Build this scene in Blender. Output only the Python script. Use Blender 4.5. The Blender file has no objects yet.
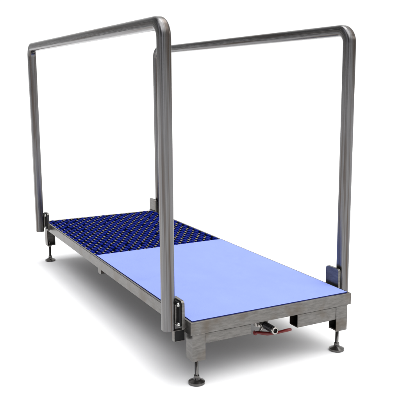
import bpy, bmesh, math, random
from mathutils import Vector, Matrix
random.seed(4)
S = bpy.context.scene
C = S.collection

# ------------------------------------------------------------ camera
cam = bpy.data.objects.new('camera', bpy.data.cameras.new('camera')); C.objects.link(cam)
R_ = Vector((0.88730967, -0.46112855, -0.00648079)); U_ = Vector((0.08502254, 0.14975727, 0.98506037))
F_ = Vector((0.45326892, 0.87460461, -0.17208739))
m = Matrix((R_, U_, -F_)).transposed().to_4x4(); m.translation = Vector((-1.1076, -2.2172, 1.2067))
cam.matrix_world = m
cam.data.sensor_width = 36; cam.data.lens = 665.94/400*36
cam.data.shift_x = (200-199.2)/400; cam.data.shift_y = (197.3-200)/400
cam.data.clip_start = .05; cam.data.clip_end = 400
S.camera = cam
# ------------------------------------------------------------ world: white studio, brighter overhead
w = bpy.data.worlds.new('World'); S.world = w; w.use_nodes = True
nt = w.node_tree; N = nt.nodes; Lk = nt.links
bg = N['Background']; tc = N.new('ShaderNodeTexCoord'); sx = N.new('ShaderNodeSeparateXYZ')
Lk.new(tc.outputs['Generated'], sx.inputs[0])
def mrange(src, a, b, c, d):
    n = N.new('ShaderNodeMapRange'); n.interpolation_type = 'SMOOTHSTEP'
    n.inputs[1].default_value = a; n.inputs[2].default_value = b; n.inputs[3].default_value = c; n.inputs[4].default_value = d
    Lk.new(src, n.inputs[0]); return n.outputs[0]
def math_(op, a, b):
    n = N.new('ShaderNodeMath'); n.operation = op
    for k, v in ((0, a), (1, b)):
        if isinstance(v, (int, float)): n.inputs[k].default_value = v
        else: Lk.new(v, n.inputs[k])
    return n.outputs[0]
# bright and dark bands by compass direction, added to shape steel reflections and shadow: white backdrop ahead, dimmer behind the photographer
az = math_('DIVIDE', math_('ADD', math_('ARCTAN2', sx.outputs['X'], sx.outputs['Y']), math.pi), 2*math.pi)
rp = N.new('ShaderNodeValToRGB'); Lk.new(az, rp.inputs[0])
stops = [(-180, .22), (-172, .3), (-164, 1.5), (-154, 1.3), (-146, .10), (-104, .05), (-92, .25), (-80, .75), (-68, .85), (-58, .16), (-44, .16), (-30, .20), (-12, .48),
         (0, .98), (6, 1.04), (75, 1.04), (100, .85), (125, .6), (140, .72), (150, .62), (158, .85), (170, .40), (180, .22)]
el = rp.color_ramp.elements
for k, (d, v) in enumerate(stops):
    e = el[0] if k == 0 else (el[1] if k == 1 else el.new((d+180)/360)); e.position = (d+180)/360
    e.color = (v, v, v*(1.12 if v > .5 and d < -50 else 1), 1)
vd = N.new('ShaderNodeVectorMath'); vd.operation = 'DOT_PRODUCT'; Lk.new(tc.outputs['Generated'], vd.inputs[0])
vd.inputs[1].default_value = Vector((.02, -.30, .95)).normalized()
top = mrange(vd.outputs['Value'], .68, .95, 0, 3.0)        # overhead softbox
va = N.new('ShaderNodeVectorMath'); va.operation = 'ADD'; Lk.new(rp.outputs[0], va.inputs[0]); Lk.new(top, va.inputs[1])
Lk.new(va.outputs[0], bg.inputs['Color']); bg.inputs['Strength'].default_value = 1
# ------------------------------------------------------------ lamps
def area(name, loc, target, size, power):
    l = bpy.data.lights.new(name, 'AREA'); l.shape = 'DISK'; l.size = size; l.energy = power
    o = bpy.data.objects.new(name, l); C.objects.link(o); o.location = loc
    o.rotation_euler = (Vector(target)-Vector(loc)).to_track_quat('-Z', 'Y').to_euler(); return o
area('studio_softbox', (1.3, 1.0, 4.2), (.4, 1.1, 0), 1.8, 30)
area('studio_strip', (3.6, -1.6, 3.0), (.6, .6, .7), .8, 9)
S.view_settings.view_transform = 'Standard'; S.view_settings.look = 'None'
S.view_settings.exposure = 0; S.view_settings.gamma = 1

# ------------------------------------------------------------ materials
def mat(name, base, metal=0, rough=.5, var=.15, scale=8, stretch=(1, 1, 1), tint=None, bump=0, bscale=200, rvar=.1, tscale=3, trange=(.55, .75), coord='Object', tstretch=None):
    M = bpy.data.materials.new(name); M.use_nodes = True
    t = M.node_tree; n = t.nodes; b = n['Principled BSDF']; L = t.links.new
    b.inputs['Metallic'].default_value = metal
    co = n.new('ShaderNodeTexCoord'); mp = n.new('ShaderNodeMapping'); mp.inputs['Scale'].default_value = stretch
    L(co.outputs[coord], mp.inputs[0])
    nz = n.new('ShaderNodeTexNoise'); nz.inputs['Scale'].default_value = scale; nz.inputs['Detail'].default_value = 6; nz.inputs['Roughness'].default_value = .65
    L(mp.outputs[0], nz.inputs[0])
    cr = n.new('ShaderNodeMix'); cr.data_type = 'RGBA'
    cr.inputs[6].default_value = (*[c*(1-var) for c in base], 1); cr.inputs[7].default_value = (*[min(1, c*(1+var)) for c in base], 1)
    st = n.new('ShaderNodeMapRange'); st.inputs[1].default_value = .3; st.inputs[2].default_value = .7; L(nz.outputs[0], st.inputs[0])
    L(st.outputs[0], cr.inputs[0]); out = cr.outputs[2]
    if tint:
        n2 = n.new('ShaderNodeTexNoise'); n2.inputs['Scale'].default_value = tscale; n2.inputs['Detail'].default_value = 3
        if tstretch:
            m2 = n.new('ShaderNodeMapping'); m2.inputs['Scale'].default_value = tstretch; L(co.outputs[coord], m2.inputs[0]); L(m2.outputs[0], n2.inputs[0])
        else: L(co.outputs['Object'], n2.inputs[0])
        r2 = n.new('ShaderNodeMapRange'); r2.inputs[1].default_value = trange[0]; r2.inputs[2].default_value = trange[1]; L(n2.outputs[0], r2.inputs[0])
        c2 = n.new('ShaderNodeMix'); c2.data_type = 'RGBA'; L(r2.outputs[0], c2.inputs[0]); L(out, c2.inputs[6])
        c2.inputs[7].default_value = (*tint, 1); out = c2.outputs[2]
    L(out, b.inputs['Base Color'])
    rr = n.new('ShaderNodeMapRange'); rr.inputs[3].default_value = max(.02, rough-rvar); rr.inputs[4].default_value = min(1, rough+rvar)
    L(nz.outputs[0], rr.inputs[0]); L(rr.outputs[0], b.inputs['Roughness'])
    if bump:
        n3 = n.new('ShaderNodeTexNoise'); n3.inputs['Scale'].default_value = bscale; n3.inputs['Detail'].default_value = 4
        L(mp.outputs[0], n3.inputs[0]); bp = n.new('ShaderNodeBump'); bp.inputs['Strength'].default_value = bump; bp.inputs['Distance'].default_value = .002
        L(n3.outputs[0], bp.inputs['Height']); L(bp.outputs[0], b.inputs['Normal'])
    return M
STEEL_BROWN = (.105, .085, .066)
M_frame = mat('brushed stainless frame', (.150, .144, .136), .92, .32, .32, 60, (.35, .3, 1.6), STEEL_BROWN, .2, 160, .12, 9, (.5, .72))
M_rail = mat('brushed stainless rail', (.155, .152, .153), .95, .24, .32, 1, (190, 2.2, 1), (.085, .070, .060), .25, 2.2, .12, 1, (.50, .66), 'UV', (70, 1.3, 1))
M_bolt = mat('polished bolt steel', (.50, .50, .48), 1, .28, .05, 20)
M_foot = mat('turned dark steel', (.13, .125, .12), .95, .22, .2, 20, tint=(.10, .08, .06))
M_black = mat('black rubber', (.012, .012, .012), 0, .55, .3, 30)
M_red = mat('red vinyl grip', (.13, .006, .006), 0, .35, .25, 30)
M_valve = mat('black valve barrel', (.018, .017, .018), .6, .25, .3, 40)
M_nickel = mat('nickel fitting', (.40, .38, .355), 1, .22, .1, 30)
M_pad = mat('light blue foam', (.245, .312, .74), 0, .85, .035, 7, (1, .6, 1), (.225, .29, .69), .35, 420, .05, 7, (.60, .80))
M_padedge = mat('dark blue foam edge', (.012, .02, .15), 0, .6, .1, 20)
M_blue = mat('deep blue plastic', (.0015, .0085, .165), 0, .6, .35, 26, bump=.3, bscale=90)
M_tan = mat('worn galvanised strip', (.17, .145, .105), .3, .45, .55, 40)
M_matbase = mat('black mat backing', (.0015, .002, .006), 0, .6, .3, 30)
M_floor = mat('white studio floor', (.93, .93, .93), 0, .9, .005, 2)

# ------------------------------------------------------------ mesh helpers
def box(bm, x0, x1, y0, y1, z0, z1, bev=0):
    vs = [bm.verts.new(Vector((x, y, z))) for z in (z0, z1) for y in (y0, y1) for x in (x0, x1)]
    fs = [bm.faces.new([vs[i] for i in q]) for q in ((0, 2, 3, 1), (4, 5, 7, 6), (0, 1, 5, 4), (2, 6, 7, 3), (0, 4, 6, 2), (1, 3, 7, 5))]
    if bev:
        es = list({e for f in fs for e in f.edges})
        bmesh.ops.bevel(bm, geom=es, offset=bev, segments=3, profile=.5, affect='EDGES')
def rrect(a, b, r, n=4):
    pts = []
    for cx, cy, s in ((a-r, b-r, 0), (-a+r, b-r, 90), (-a+r, -b+r, 180), (a-r, -b+r, 270)):
        for i in range(n+1):
            t = math.radians(s+90*i/n); pts.append((cx+r*math.cos(t), cy+r*math.sin(t)))
    return pts
def sweep(bm, prof, frames, cap=True):
    rings = []; uv = bm.loops.layers.uv.verify(); d = 0; dist = []; prev = None
    for o, u, v in frames:
        if prev is not None: d += (o-prev).length
        prev = o; dist.append(d)
    per = [0]
    for i in range(len(prof)): per.append(per[-1]+math.dist(prof[i], prof[(i+1) % len(prof)]))
    for o, u, v in frames:
        rings.append([bm.verts.new(o+u*p[0]+v*p[1]) for p in prof])
    n = len(prof)
    for k, (a, b) in enumerate(zip(rings, rings[1:])):
        for i in range(n):
            f = bm.faces.new((a[i], a[(i+1) % n], b[(i+1) % n], b[i]))
            for l, q in zip(f.loops, ((per[i], dist[k]), (per[i+1], dist[k]), (per[i+1], dist[k+1]), (per[i], dist[k+1]))): l[uv].uv = q
    if cap:
        bm.faces.new(rings[0][::-1]); bm.faces.new(rings[-1])
    return rings
def hollow(bm, o, axis, length, a, b, r, t):
    """open-ended rectangular tube with wall thickness t, starting at o"""
    axis = Vector(axis).normalized()
    u = Vector((1, 0, 0)) if abs(axis.x) < .5 else Vector((0, 1, 0)); v = axis.cross(u)
    o = Vector(o); e = o+axis*length
    out = [[bm.verts.new(p+u*q[0]+v*q[1]) for q in rrect(a, b, r)] for p in (o, e)]
    inn = [[bm.verts.new(p+u*q[0]+v*q[1]) for q in rrect(a-t, b-t, max(.0008, r-t))] for p in (o, e)]
    n = len(out[0])
    for i in range(n):
        j = (i+1) % n
        bm.faces.new((out[0][i], out[0][j], out[1][j], out[1][i]))
        bm.faces.new((inn[1][i], inn[1][j], inn[0][j], inn[0][i]))
        for k in (0, 1):
            bm.faces.new((out[k][i], inn[k][i], inn[k][j], out[k][j]))
def lathe(bm, prof, o, axis=(0, 0, 1), n=32):
    """prof: (radius, distance along axis)"""
    axis = Vector(axis).normalized(); u = axis.orthogonal().normalized(); v = axis.cross(u); o = Vector(o)
    rings = []
    for r, h in prof:
        rings.append([bm.verts.new(o+axis*h+(u*math.cos(2*math.pi*i/n)+v*math.sin(2*math.pi*i/n))*max(r, 1e-5)) for i in range(n)])
    for a, b in zip(rings, rings[1:]):
        for i in range(n):
            bm.faces.new((a[i], a[(i+1) % n], b[(i+1) % n], b[i]))
    bm.faces.new(rings[0][::-1]); bm.faces.new(rings[-1])
def prism(bm, poly, x0, x1, bev=0):
    """poly in (y,z), extruded along x"""
    a = [bm.verts.new((x0, y, z)) for y, z in poly]; b = [bm.verts.new((x1, y, z)) for y, z in poly]
    n = len(poly); fs = [bm.faces.new(a), bm.faces.new(b[::-1])]
    for i in range(n): fs.append(bm.faces.new((a[i], b[i], b[(i+1) % n], a[(i+1) % n])))
def obj(name, bm, m, parent=None, smooth=True, ms=None):
    bmesh.ops.recalc_face_normals(bm, faces=bm.faces)
    me = bpy.data.meshes.new(name); bm.to_mesh(me); bm.free()
    me.materials.append(m)
    for q in ms or []: me.materials.append(q)
    o = bpy.data.objects.new(name, me); C.objects.link(o)
    if smooth:
        for p in me.polygons: p.use_smooth = True
        me.set_sharp_from_angle(angle=math.radians(32))
    if parent: o.parent = parent
    return o
def BM(): return bmesh.new()

# ------------------------------------------------------------ floor
bm = BM()
bmesh.ops.create_grid(bm, x_segments=8, y_segments=8, size=150)
o = obj('floor', bm, M_floor); o['kind'] = 'structure'

# ------------------------------------------------------------ platform
W, L, H, HB = .80, 2.213, .2734, .2211
P = bpy.data.objects.new('walkway_platform', None); C.objects.link(P)
P['label'] = 'low stainless steel walk-over platform with two tall handrails, adjustable feet and drain valve'
P['category'] = 'platform'

# rim of the frame: an L rail mitred round the tray
bm = BM()
t = .004
ring_out = [(0, 0), (W, 0), (W, L), (0, L)]
def inset(d): return [(d, d), (W-d, d), (W-d, L-d), (d, L-d)]
lv = [(.0, HB), (.0, H-.0022), (.0016, H), (.0105, H), (.012, H-.0015), (.012, H-.03), (.018, H-.03), (.018, HB+.004), (.03, HB+.004), (.03, HB)]
rings = [[bm.verts.new((x, y, z)) for x, y in inset(d)] for d, z in lv]
for a, b in zip(rings, rings[1:]+rings[:1]):
    for i in range(4): bm.faces.new((a[i], a[(i+1) % 4], b[(i+1) % 4], b[i]))
obj('frame', bm, M_frame, P)
# tray floor
bm = BM(); box(bm, .019, W-.019, .019, L-.019, H-.026, H-.020); obj('tray', bm, M_frame, P)
# cross members below the tray
for y in (1.12, .62, 1.70):
    bm = BM(); pr = rrect(.024, .028, .012, 5) if y == 1.12 else rrect(.02, .012, .004, 3)
    sweep(bm, pr, [(Vector((x, y, HB-.010 if y == 1.12 else HB+.0125)), Vector((0, 1, 0)), Vector((0, 0, 1))) for x in ((.012, W-.012) if y == 1.12 else (.03, W-.03))])
    obj('cross_member', bm, M_frame, P)

# legs
def leg(x0, x1, y0, y1, zb, fx, fy, side):
    """C channel: side = the open side"""
    bm = BM(); zt = HB-.0005; k = .0035
    A = {'-x': [(x0, y0), (x1, y0), (x1, y1), (x0, y1), (x0, y1-k), (x1-k, y1-k), (x1-k, y0+k), (x0, y0+k)],
         '+x': [(x1, y0), (x1, y0+k), (x0+k, y0+k), (x0+k, y1-k), (x1, y1-k), (x1, y1), (x0, y1), (x0, y0)],
         '-y': [(x0, y0), (x0+k, y0), (x0+k, y1-k), (x1-k, y1-k), (x1-k, y0), (x1, y0), (x1, y1), (x0, y1)]}[side]
    lo_ = [bm.verts.new((x, y, zb)) for x, y in A]; hi_ = [bm.verts.new((x, y, zt)) for x, y in A]
    bm.faces.new(lo_[::-1]); bm.faces.new(hi_)
    for i in range(8): bm.faces.new((lo_[i], lo_[(i+1) % 8], hi_[(i+1) % 8], hi_[i]))
    box(bm, x0+.0036, x1-.0036, y0+.0036, y1-.0036, zb+.001, zb+.007)
    l = obj('leg', bm, M_frame, P)
    bm = BM()
    prof = [(.0330, 0), (.0345, .003), (.0335, .009), (.026, .013), (.015, .018), (.0115, .024), (.0115, .034), (.0072, .037)]
    z = .037
    while z < zb+.003:
        prof += [(.0078, z+.0012), (.0068, z+.0024)]; z += .0024
    prof += [(.0072, zb+.02)]
    lathe(bm, prof, (fx, fy, .001))
    bmesh.ops.create_cone(bm, cap_ends=True, segments=6, radius1=.0125, radius2=.0125, depth=.008, matrix=Matrix.Translation((fx, fy, zb-.0045)))
    obj('levelling_foot', bm, M_foot, l)
leg(.008, .066, .001, .056, .110, .043, .036, '+x')
leg(.722, .782, .001, .052, .105, .757, .036, '-x')
leg(-.001, .053, 2.155, 2.212, .110, .020, 2.180, '-y')
leg(.735, .790, 2.155, 2.212, .108, .762, 2.180, '-x')

# short open-ended beams under both ends
def stub(x0, x1, y0, y1, z0, z1, ax):
    bm = BM()
    if ax == 'x': hollow(bm, (x0, (y0+y1)/2, (z0+z1)/2), (1, 0, 0), x1-x0, (y1-y0)/2, (z1-z0)/2, .004, .0035)
    else: hollow(bm, ((x0+x1)/2, y0, (z0+z1)/2), (0, 1, 0), y1-y0, (x1-x0)/2, (z1-z0)/2, .004, .0035)
    obj('beam', bm, M_frame, P)
stub(.0665, .279, .003, .062, .176, HB-.0005, 'x')
stub(.514, .7215, .003, .062, .160, HB-.0005, 'x')
stub(.0535, .28, 2.155, 2.211, .170, HB-.0005, 'x')
stub(.514, .7345, 2.155, 2.211, .170, HB-.0005, 'x')

# handrails
def arc_path(y0, y1, z0, z1, r, n=12):
    """frames along an inverted U in the yz plane; u = x axis, v = in-plane normal"""
    X = Vector((1, 0, 0)); fr = []
    def add(y, z, ty, tz):
        T = Vector((0, ty, tz)); fr.append((Vector((0, y, z)), X, X.cross(T)*-1))
    for k in range(9): add(y0, z0+(z1-r-z0)*k/9, 0, 1)
    for i in range(n+1):
        a = math.pi/2*i/n; add(y0+r-r*math.cos(a), z1-r+r*math.sin(a), math.sin(a), math.cos(a))
    for k in range(1, 10): add(y0+r+(y1-y0-2*r)*k/10, z1, 1, 0)
    for i in range(n+1):
        a = math.pi/2*i/n; add(y1-r+r*math.sin(a), z1-r+r*math.cos(a), math.cos(a), -math.sin(a))
    for k in range(8, -1, -1): add(y1, z0+(z1-r-z0)*k/9, 0, -1)
    return fr
HS = .0245
def handrail(x, sgn, y0, y1, z0, z1, ext):
    """sgn: +1 when the deck lies towards +x; ext: +-1, the way the brackets reach along y"""
    root = BM(); fr = arc_path(y0, y1, z0, z1, .058, 16)
    rings = sweep(root, rrect(HS, HS, .015, 7), [(o+Vector((x, 0, 0)), u, v) for o, u, v in fr])
    hr = obj('handrail', root, M_rail, P)
    face = x+sgn*HS                   # side of the upright facing the deck
    for y in (y0, y1):
        # steel bracket plate with a rounded top, welded to the frame side
        e0 = y-.045+(.010 if sgn < 0 else 0); e1 = e0+.09
        lo, hi = min(e0, e1), max(e0, e1); zt = H+.081; zb = HB+.018; r = .014
        poly = [(lo, zb), (hi, zb)]
        for i in range(6):
            a = math.pi/2*i/5; poly.append((hi-r+r*math.cos(a), zt-r+r*math.sin(a)))
        for i in range(6):
            a = math.pi/2*i/5; poly.append((lo+r-r*math.sin(a), zt-r+r*math.cos(a)))
        bm = BM(); edge = -.0005 if sgn > 0 else W+.0005
        prism(bm, poly, edge-sgn*.007, edge-sgn*.019)
        box(bm, min(edge, edge-sgn*.0069), max(edge, edge-sgn*.0069), lo+.006, hi-.006, zb+.004, H-.004)
        obj('mounting_bracket', bm, M_frame, hr)
        # black pad between the bracket and the upright
        bm = BM(); q = sgn*.0
        px0 = edge-sgn*.0192
        lo2, hi2 = lo+.006, hi-.006
        poly = [(lo2, zb+.012), (hi2, zb+.012)]; r = .016; zt2 = zt-.006
        for i in range(8):
            a = math.pi/2*i/7; poly.append((hi2-r+r*math.cos(a), zt2-r+r*math.sin(a)))
        for i in range(8):
            a = math.pi/2*i/7; poly.append((lo2+r-r*math.sin(a), zt2-r+r*math.cos(a)))
        prism(bm, poly, px0, edge-sgn*.0285); obj('rubber_pad', bm, M_black, hr)
        for z in (H+.066, H-.014):
            bm = BM(); yb = y-sgn*.0335
            lathe(bm, [(.0095, 0), (.0095, .002), (.008, .0021), (.0075, .005), (.005, .007), (.001, .0078)], (edge-sgn*.0287, yb, z), (-sgn, 0, 0), 24)
            obj('bolt', bm, M_bolt, hr)
        # welded lug behind the upright that takes the bolts
        bm = BM(); box(bm, min(face-sgn*.001, edge-sgn*.0195), max(face-sgn*.001, edge-sgn*.0195), y-.018, y+.018, zb+.02, zt-.02, .002)
        obj('spacer', bm, M_frame, hr)
    return hr
handrail(-.0596, 1, .0812, 2.0997, .2312, 1.422, -1)
handrail(W+.0596, -1, .1354, 2.222, .2312, 1.422, 1)
# short tube ends beside the front legs, below the handrail brackets
for (x0, x1, y0, y1) in ((-.047, -.001, .052, .072), (W+.001, W+.042, .100, .120)):
    bm = BM(); hollow(bm, ((x0+x1)/2, y0, .2095), (0, 1, 0), y1-y0, (x1-x0)/2, .0235, .003, .002)
    box(bm, x0+.003, x1-.003, y1-.004, y1-.001, .189, .230)
    tb = obj('tube_end', bm, M_frame, P)
    bm = BM(); box(bm, x0+.0022, x1-.0022, y0+.002, y0+.010, .1885, .2305); obj('shade_plate', bm, M_black, tb)  # black plate standing in for the shade inside the tube

# weld beads along the joints of the front legs
def bead(p, q):
    p, q = Vector(p), Vector(q); T = (q-p); n = max(8, int(T.length/.0022)); u = T.normalized().orthogonal().normalized(); v = T.normalized().cross(u)
    bm = BM(); sweep(bm, rrect(.0016, .0016, .0014, 2), [(p+T*i/n+u*random.uniform(-.0003, .0003), u*(1+.35*(i % 2)+random.uniform(-.1, .2)), v*(1+.35*(i % 2))) for i in range(n+1)])
    obj('weld_bead', bm, M_frame, P)
for a in (((.010, .0002, HB-.0002), (.064, .0002, HB-.0002)), ((.724, .0002, HB-.0002), (.780, .0002, HB-.0002)), ((.0662, .0022, .178), (.0662, .0022, HB-.002)),
          ((.7218, .0022, .163), (.7218, .0022, HB-.002)), ((.0085, .003, HB-.0004), (.0085, .053, HB-.0004))): bead(*a)

# drain valve
bm = BM()
vx, vz = .400, .168
lathe(bm, [(.0105, .0105), (.0105, 0), (.0135, 0), (.0155, .0015), (.0155, .010), (.0142, .011)], (vx, .002, vz), (0, 1, 0), 32)
v = obj('drain_valve', bm, M_nickel, P)
bm = BM()
prof = [(.0150, .0)]
for k in range(9): prof += [(.0158, .001+k*.007), (.0158, .0055+k*.007), (.0150, .006+k*.007), (.0150, .0075+k*.007)]
lathe(bm, prof, (vx, .0135, vz), (0, 1, 0), 36); obj('barrel', bm, M_valve, v)
bm = BM(); lathe(bm, [(.0100, 0), (.0101, .0006)], (vx, .0105, vz), (0, 1, 0), 28); obj('bore_shade', bm, M_black, v)  # black disc painting in the darkness of the pipe mouth
bm = BM()
lathe(bm, [(.019, 0), (.021, .002), (.021, .014), (.017, .018), (.013, .020), (.013, .034), (.018, .036), (.018, .05)], (vx, .079, vz), (0, 1, 0), 6)
lathe(bm, [(.0175, -.022), (.0175, .012), (.014, .014), (.014, .075)], (vx, .142, vz), (0, 0, 1), 24)
lathe(bm, [(.014, 0), (.014, .035)], (vx, .112, vz), (0, 1, 0), 24)
lathe(bm, [(.008, 0), (.008, .034)], (vx-.006, .088, vz), (-.5, 0, -.9), 16)
obj('pipe_fitting', bm, M_nickel, v)
# two-winged red handle below the barrel
bm = BM()
path = [(-.048, .098, -.024, .008), (-.043, .094, -.033, .013), (-.034, .088, -.030, .010), (-.018, .072, -.030, .011), (.000, .060, -.031, .012),
        (.020, .050, -.029, .010), (.040, .036, -.024, .009), (.058, .020, -.016, .0095), (.074, .010, -.011, .009), (.084, .004, -.009, .006)]
def smooth_path(p, k=5):
    out = []
    for i in range(len(p)-1):
        P0, P1, P2, P3 = p[max(0, i-1)], p[i], p[i+1], p[min(len(p)-1, i+2)]
        for j in range(k):
            t = j/k; out.append(tuple(.5*(2*b+(c-a)*t+(2*a-5*b+4*c-d)*t*t+(3*b-a-3*c+d)*t**3) for a, b, c, d in zip(P0, P1, P2, P3)))
    return out+[p[-1]]
path = smooth_path(path)
fr = []
for i, (dx, y, dz, r) in enumerate(path):
    a = Vector(path[max(0, i-1)][:3]); b = Vector(path[min(len(path)-1, i+1)][:3]); T = (b-a).normalized()
    side = T.cross(Vector((0, 0, 1))).normalized(); up = side.cross(T)
    fr.append((Vector((vx+dx, y, vz+dz)), side*(r/.01), up*(r/.01)))
sweep(bm, rrect(.0085, .0062, .0055, 4), fr); obj('handle', bm, M_red, v)

# ------------------------------------------------------------ light blue foam mat (front half)
YB = 1.163
def mat_slab(name, x0, x1, y0, y1, z0, z1, m, r=.004, nx=24, ny=36, amp=.0006):
    bm = BM()
    box(bm, x0, x1, y0, y1, z0, z1, r); return bm
bm = mat_slab('', .0125, W-.0125, .0125, YB, H-.0195, H+.0035, None, .0015)
for f in bm.faces:
    n_ = f.normal
bmesh.ops.recalc_face_normals(bm, faces=bm.faces)
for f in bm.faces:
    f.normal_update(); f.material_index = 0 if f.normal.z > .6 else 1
fm = obj('foam_mat', bm, M_pad, None, ms=[M_padedge])
fm['label'] = 'smooth pale blue foam mat lying in the front half of the steel platform'; fm['category'] = 'mat'

# ------------------------------------------------------------ dark blue studded mat (back half)
y0, y1, x0, x1 = YB+.002, L-.0125, .0125, W-.0125
bm = BM(); box(bm, x0, x1, y0, y1, H-.0195, H-.006, .001)
px, py = .0262, .0800
def stud(cx, cy, a, b, z0, z1, r, mi):
    pts = rrect(a, b, r, 3); n = len(pts)
    lay = []
    for s, z in ((1, z0), (1, z0+(z1-z0)*.55), (.9, z0+(z1-z0)*.88), (.6, z1)):
        lay.append([bm.verts.new((min(x1, max(x0, cx+p[0]*s)), min(y1, max(y0, cy+p[1]*s)), z)) for p in pts])
    for A, B in zip(lay, lay[1:]):
        for i in range(n):
            f = bm.faces.new((A[i], A[(i+1) % n], B[(i+1) % n], B[i])); f.material_index = mi
    f = bm.faces.new(lay[-1]); f.material_index = mi
ni = int((x1-x0)/px)+1; nj = int((y1-y0)/py)+2
for i in range(ni+1):
    for j in range(-1, nj+1):
        cx = x0+.011+i*px; cy = y0+.02+j*py+(i % 2)*py/2
        jx, jy, jz = random.uniform(-.0007, .0007), random.uniform(-.0025, .0025), random.uniform(-.002, .0008)
        if x0+.004 < cx < x1-.002 and y0+.004 < cy < y1-.004:
            stud(cx+jx, cy+jy, .0092+jx*.6, .0225+jy*.5, H-.007, H+.001+jz, .0062, 1)
        c2 = cy+py/2+random.uniform(-.003, .003)
        if x0+.006 < cx < x1-.006 and y0+.012 < c2 < y1-.012 and random.random() < .93:
            k = random.uniform(.7, 1.1)
            stud(cx+jx*2, c2, .0040*k+.001, .0150*k, H-.007, H-.0020+jz, .0030, 2)
G = obj('studded_mat', bm, M_matbase, None, ms=[M_blue, M_tan])
G['label'] = 'deep blue studded mat with metal glints covering the back half of the steel platform'; G['category'] = 'mat'
for q, v in ((M_blue, .02), (M_matbase, .0), (M_black, .15), (M_pad, .2), (M_padedge, .2)):
    q.node_tree.nodes['Principled BSDF'].inputs['Specular IOR Level'].default_value = v
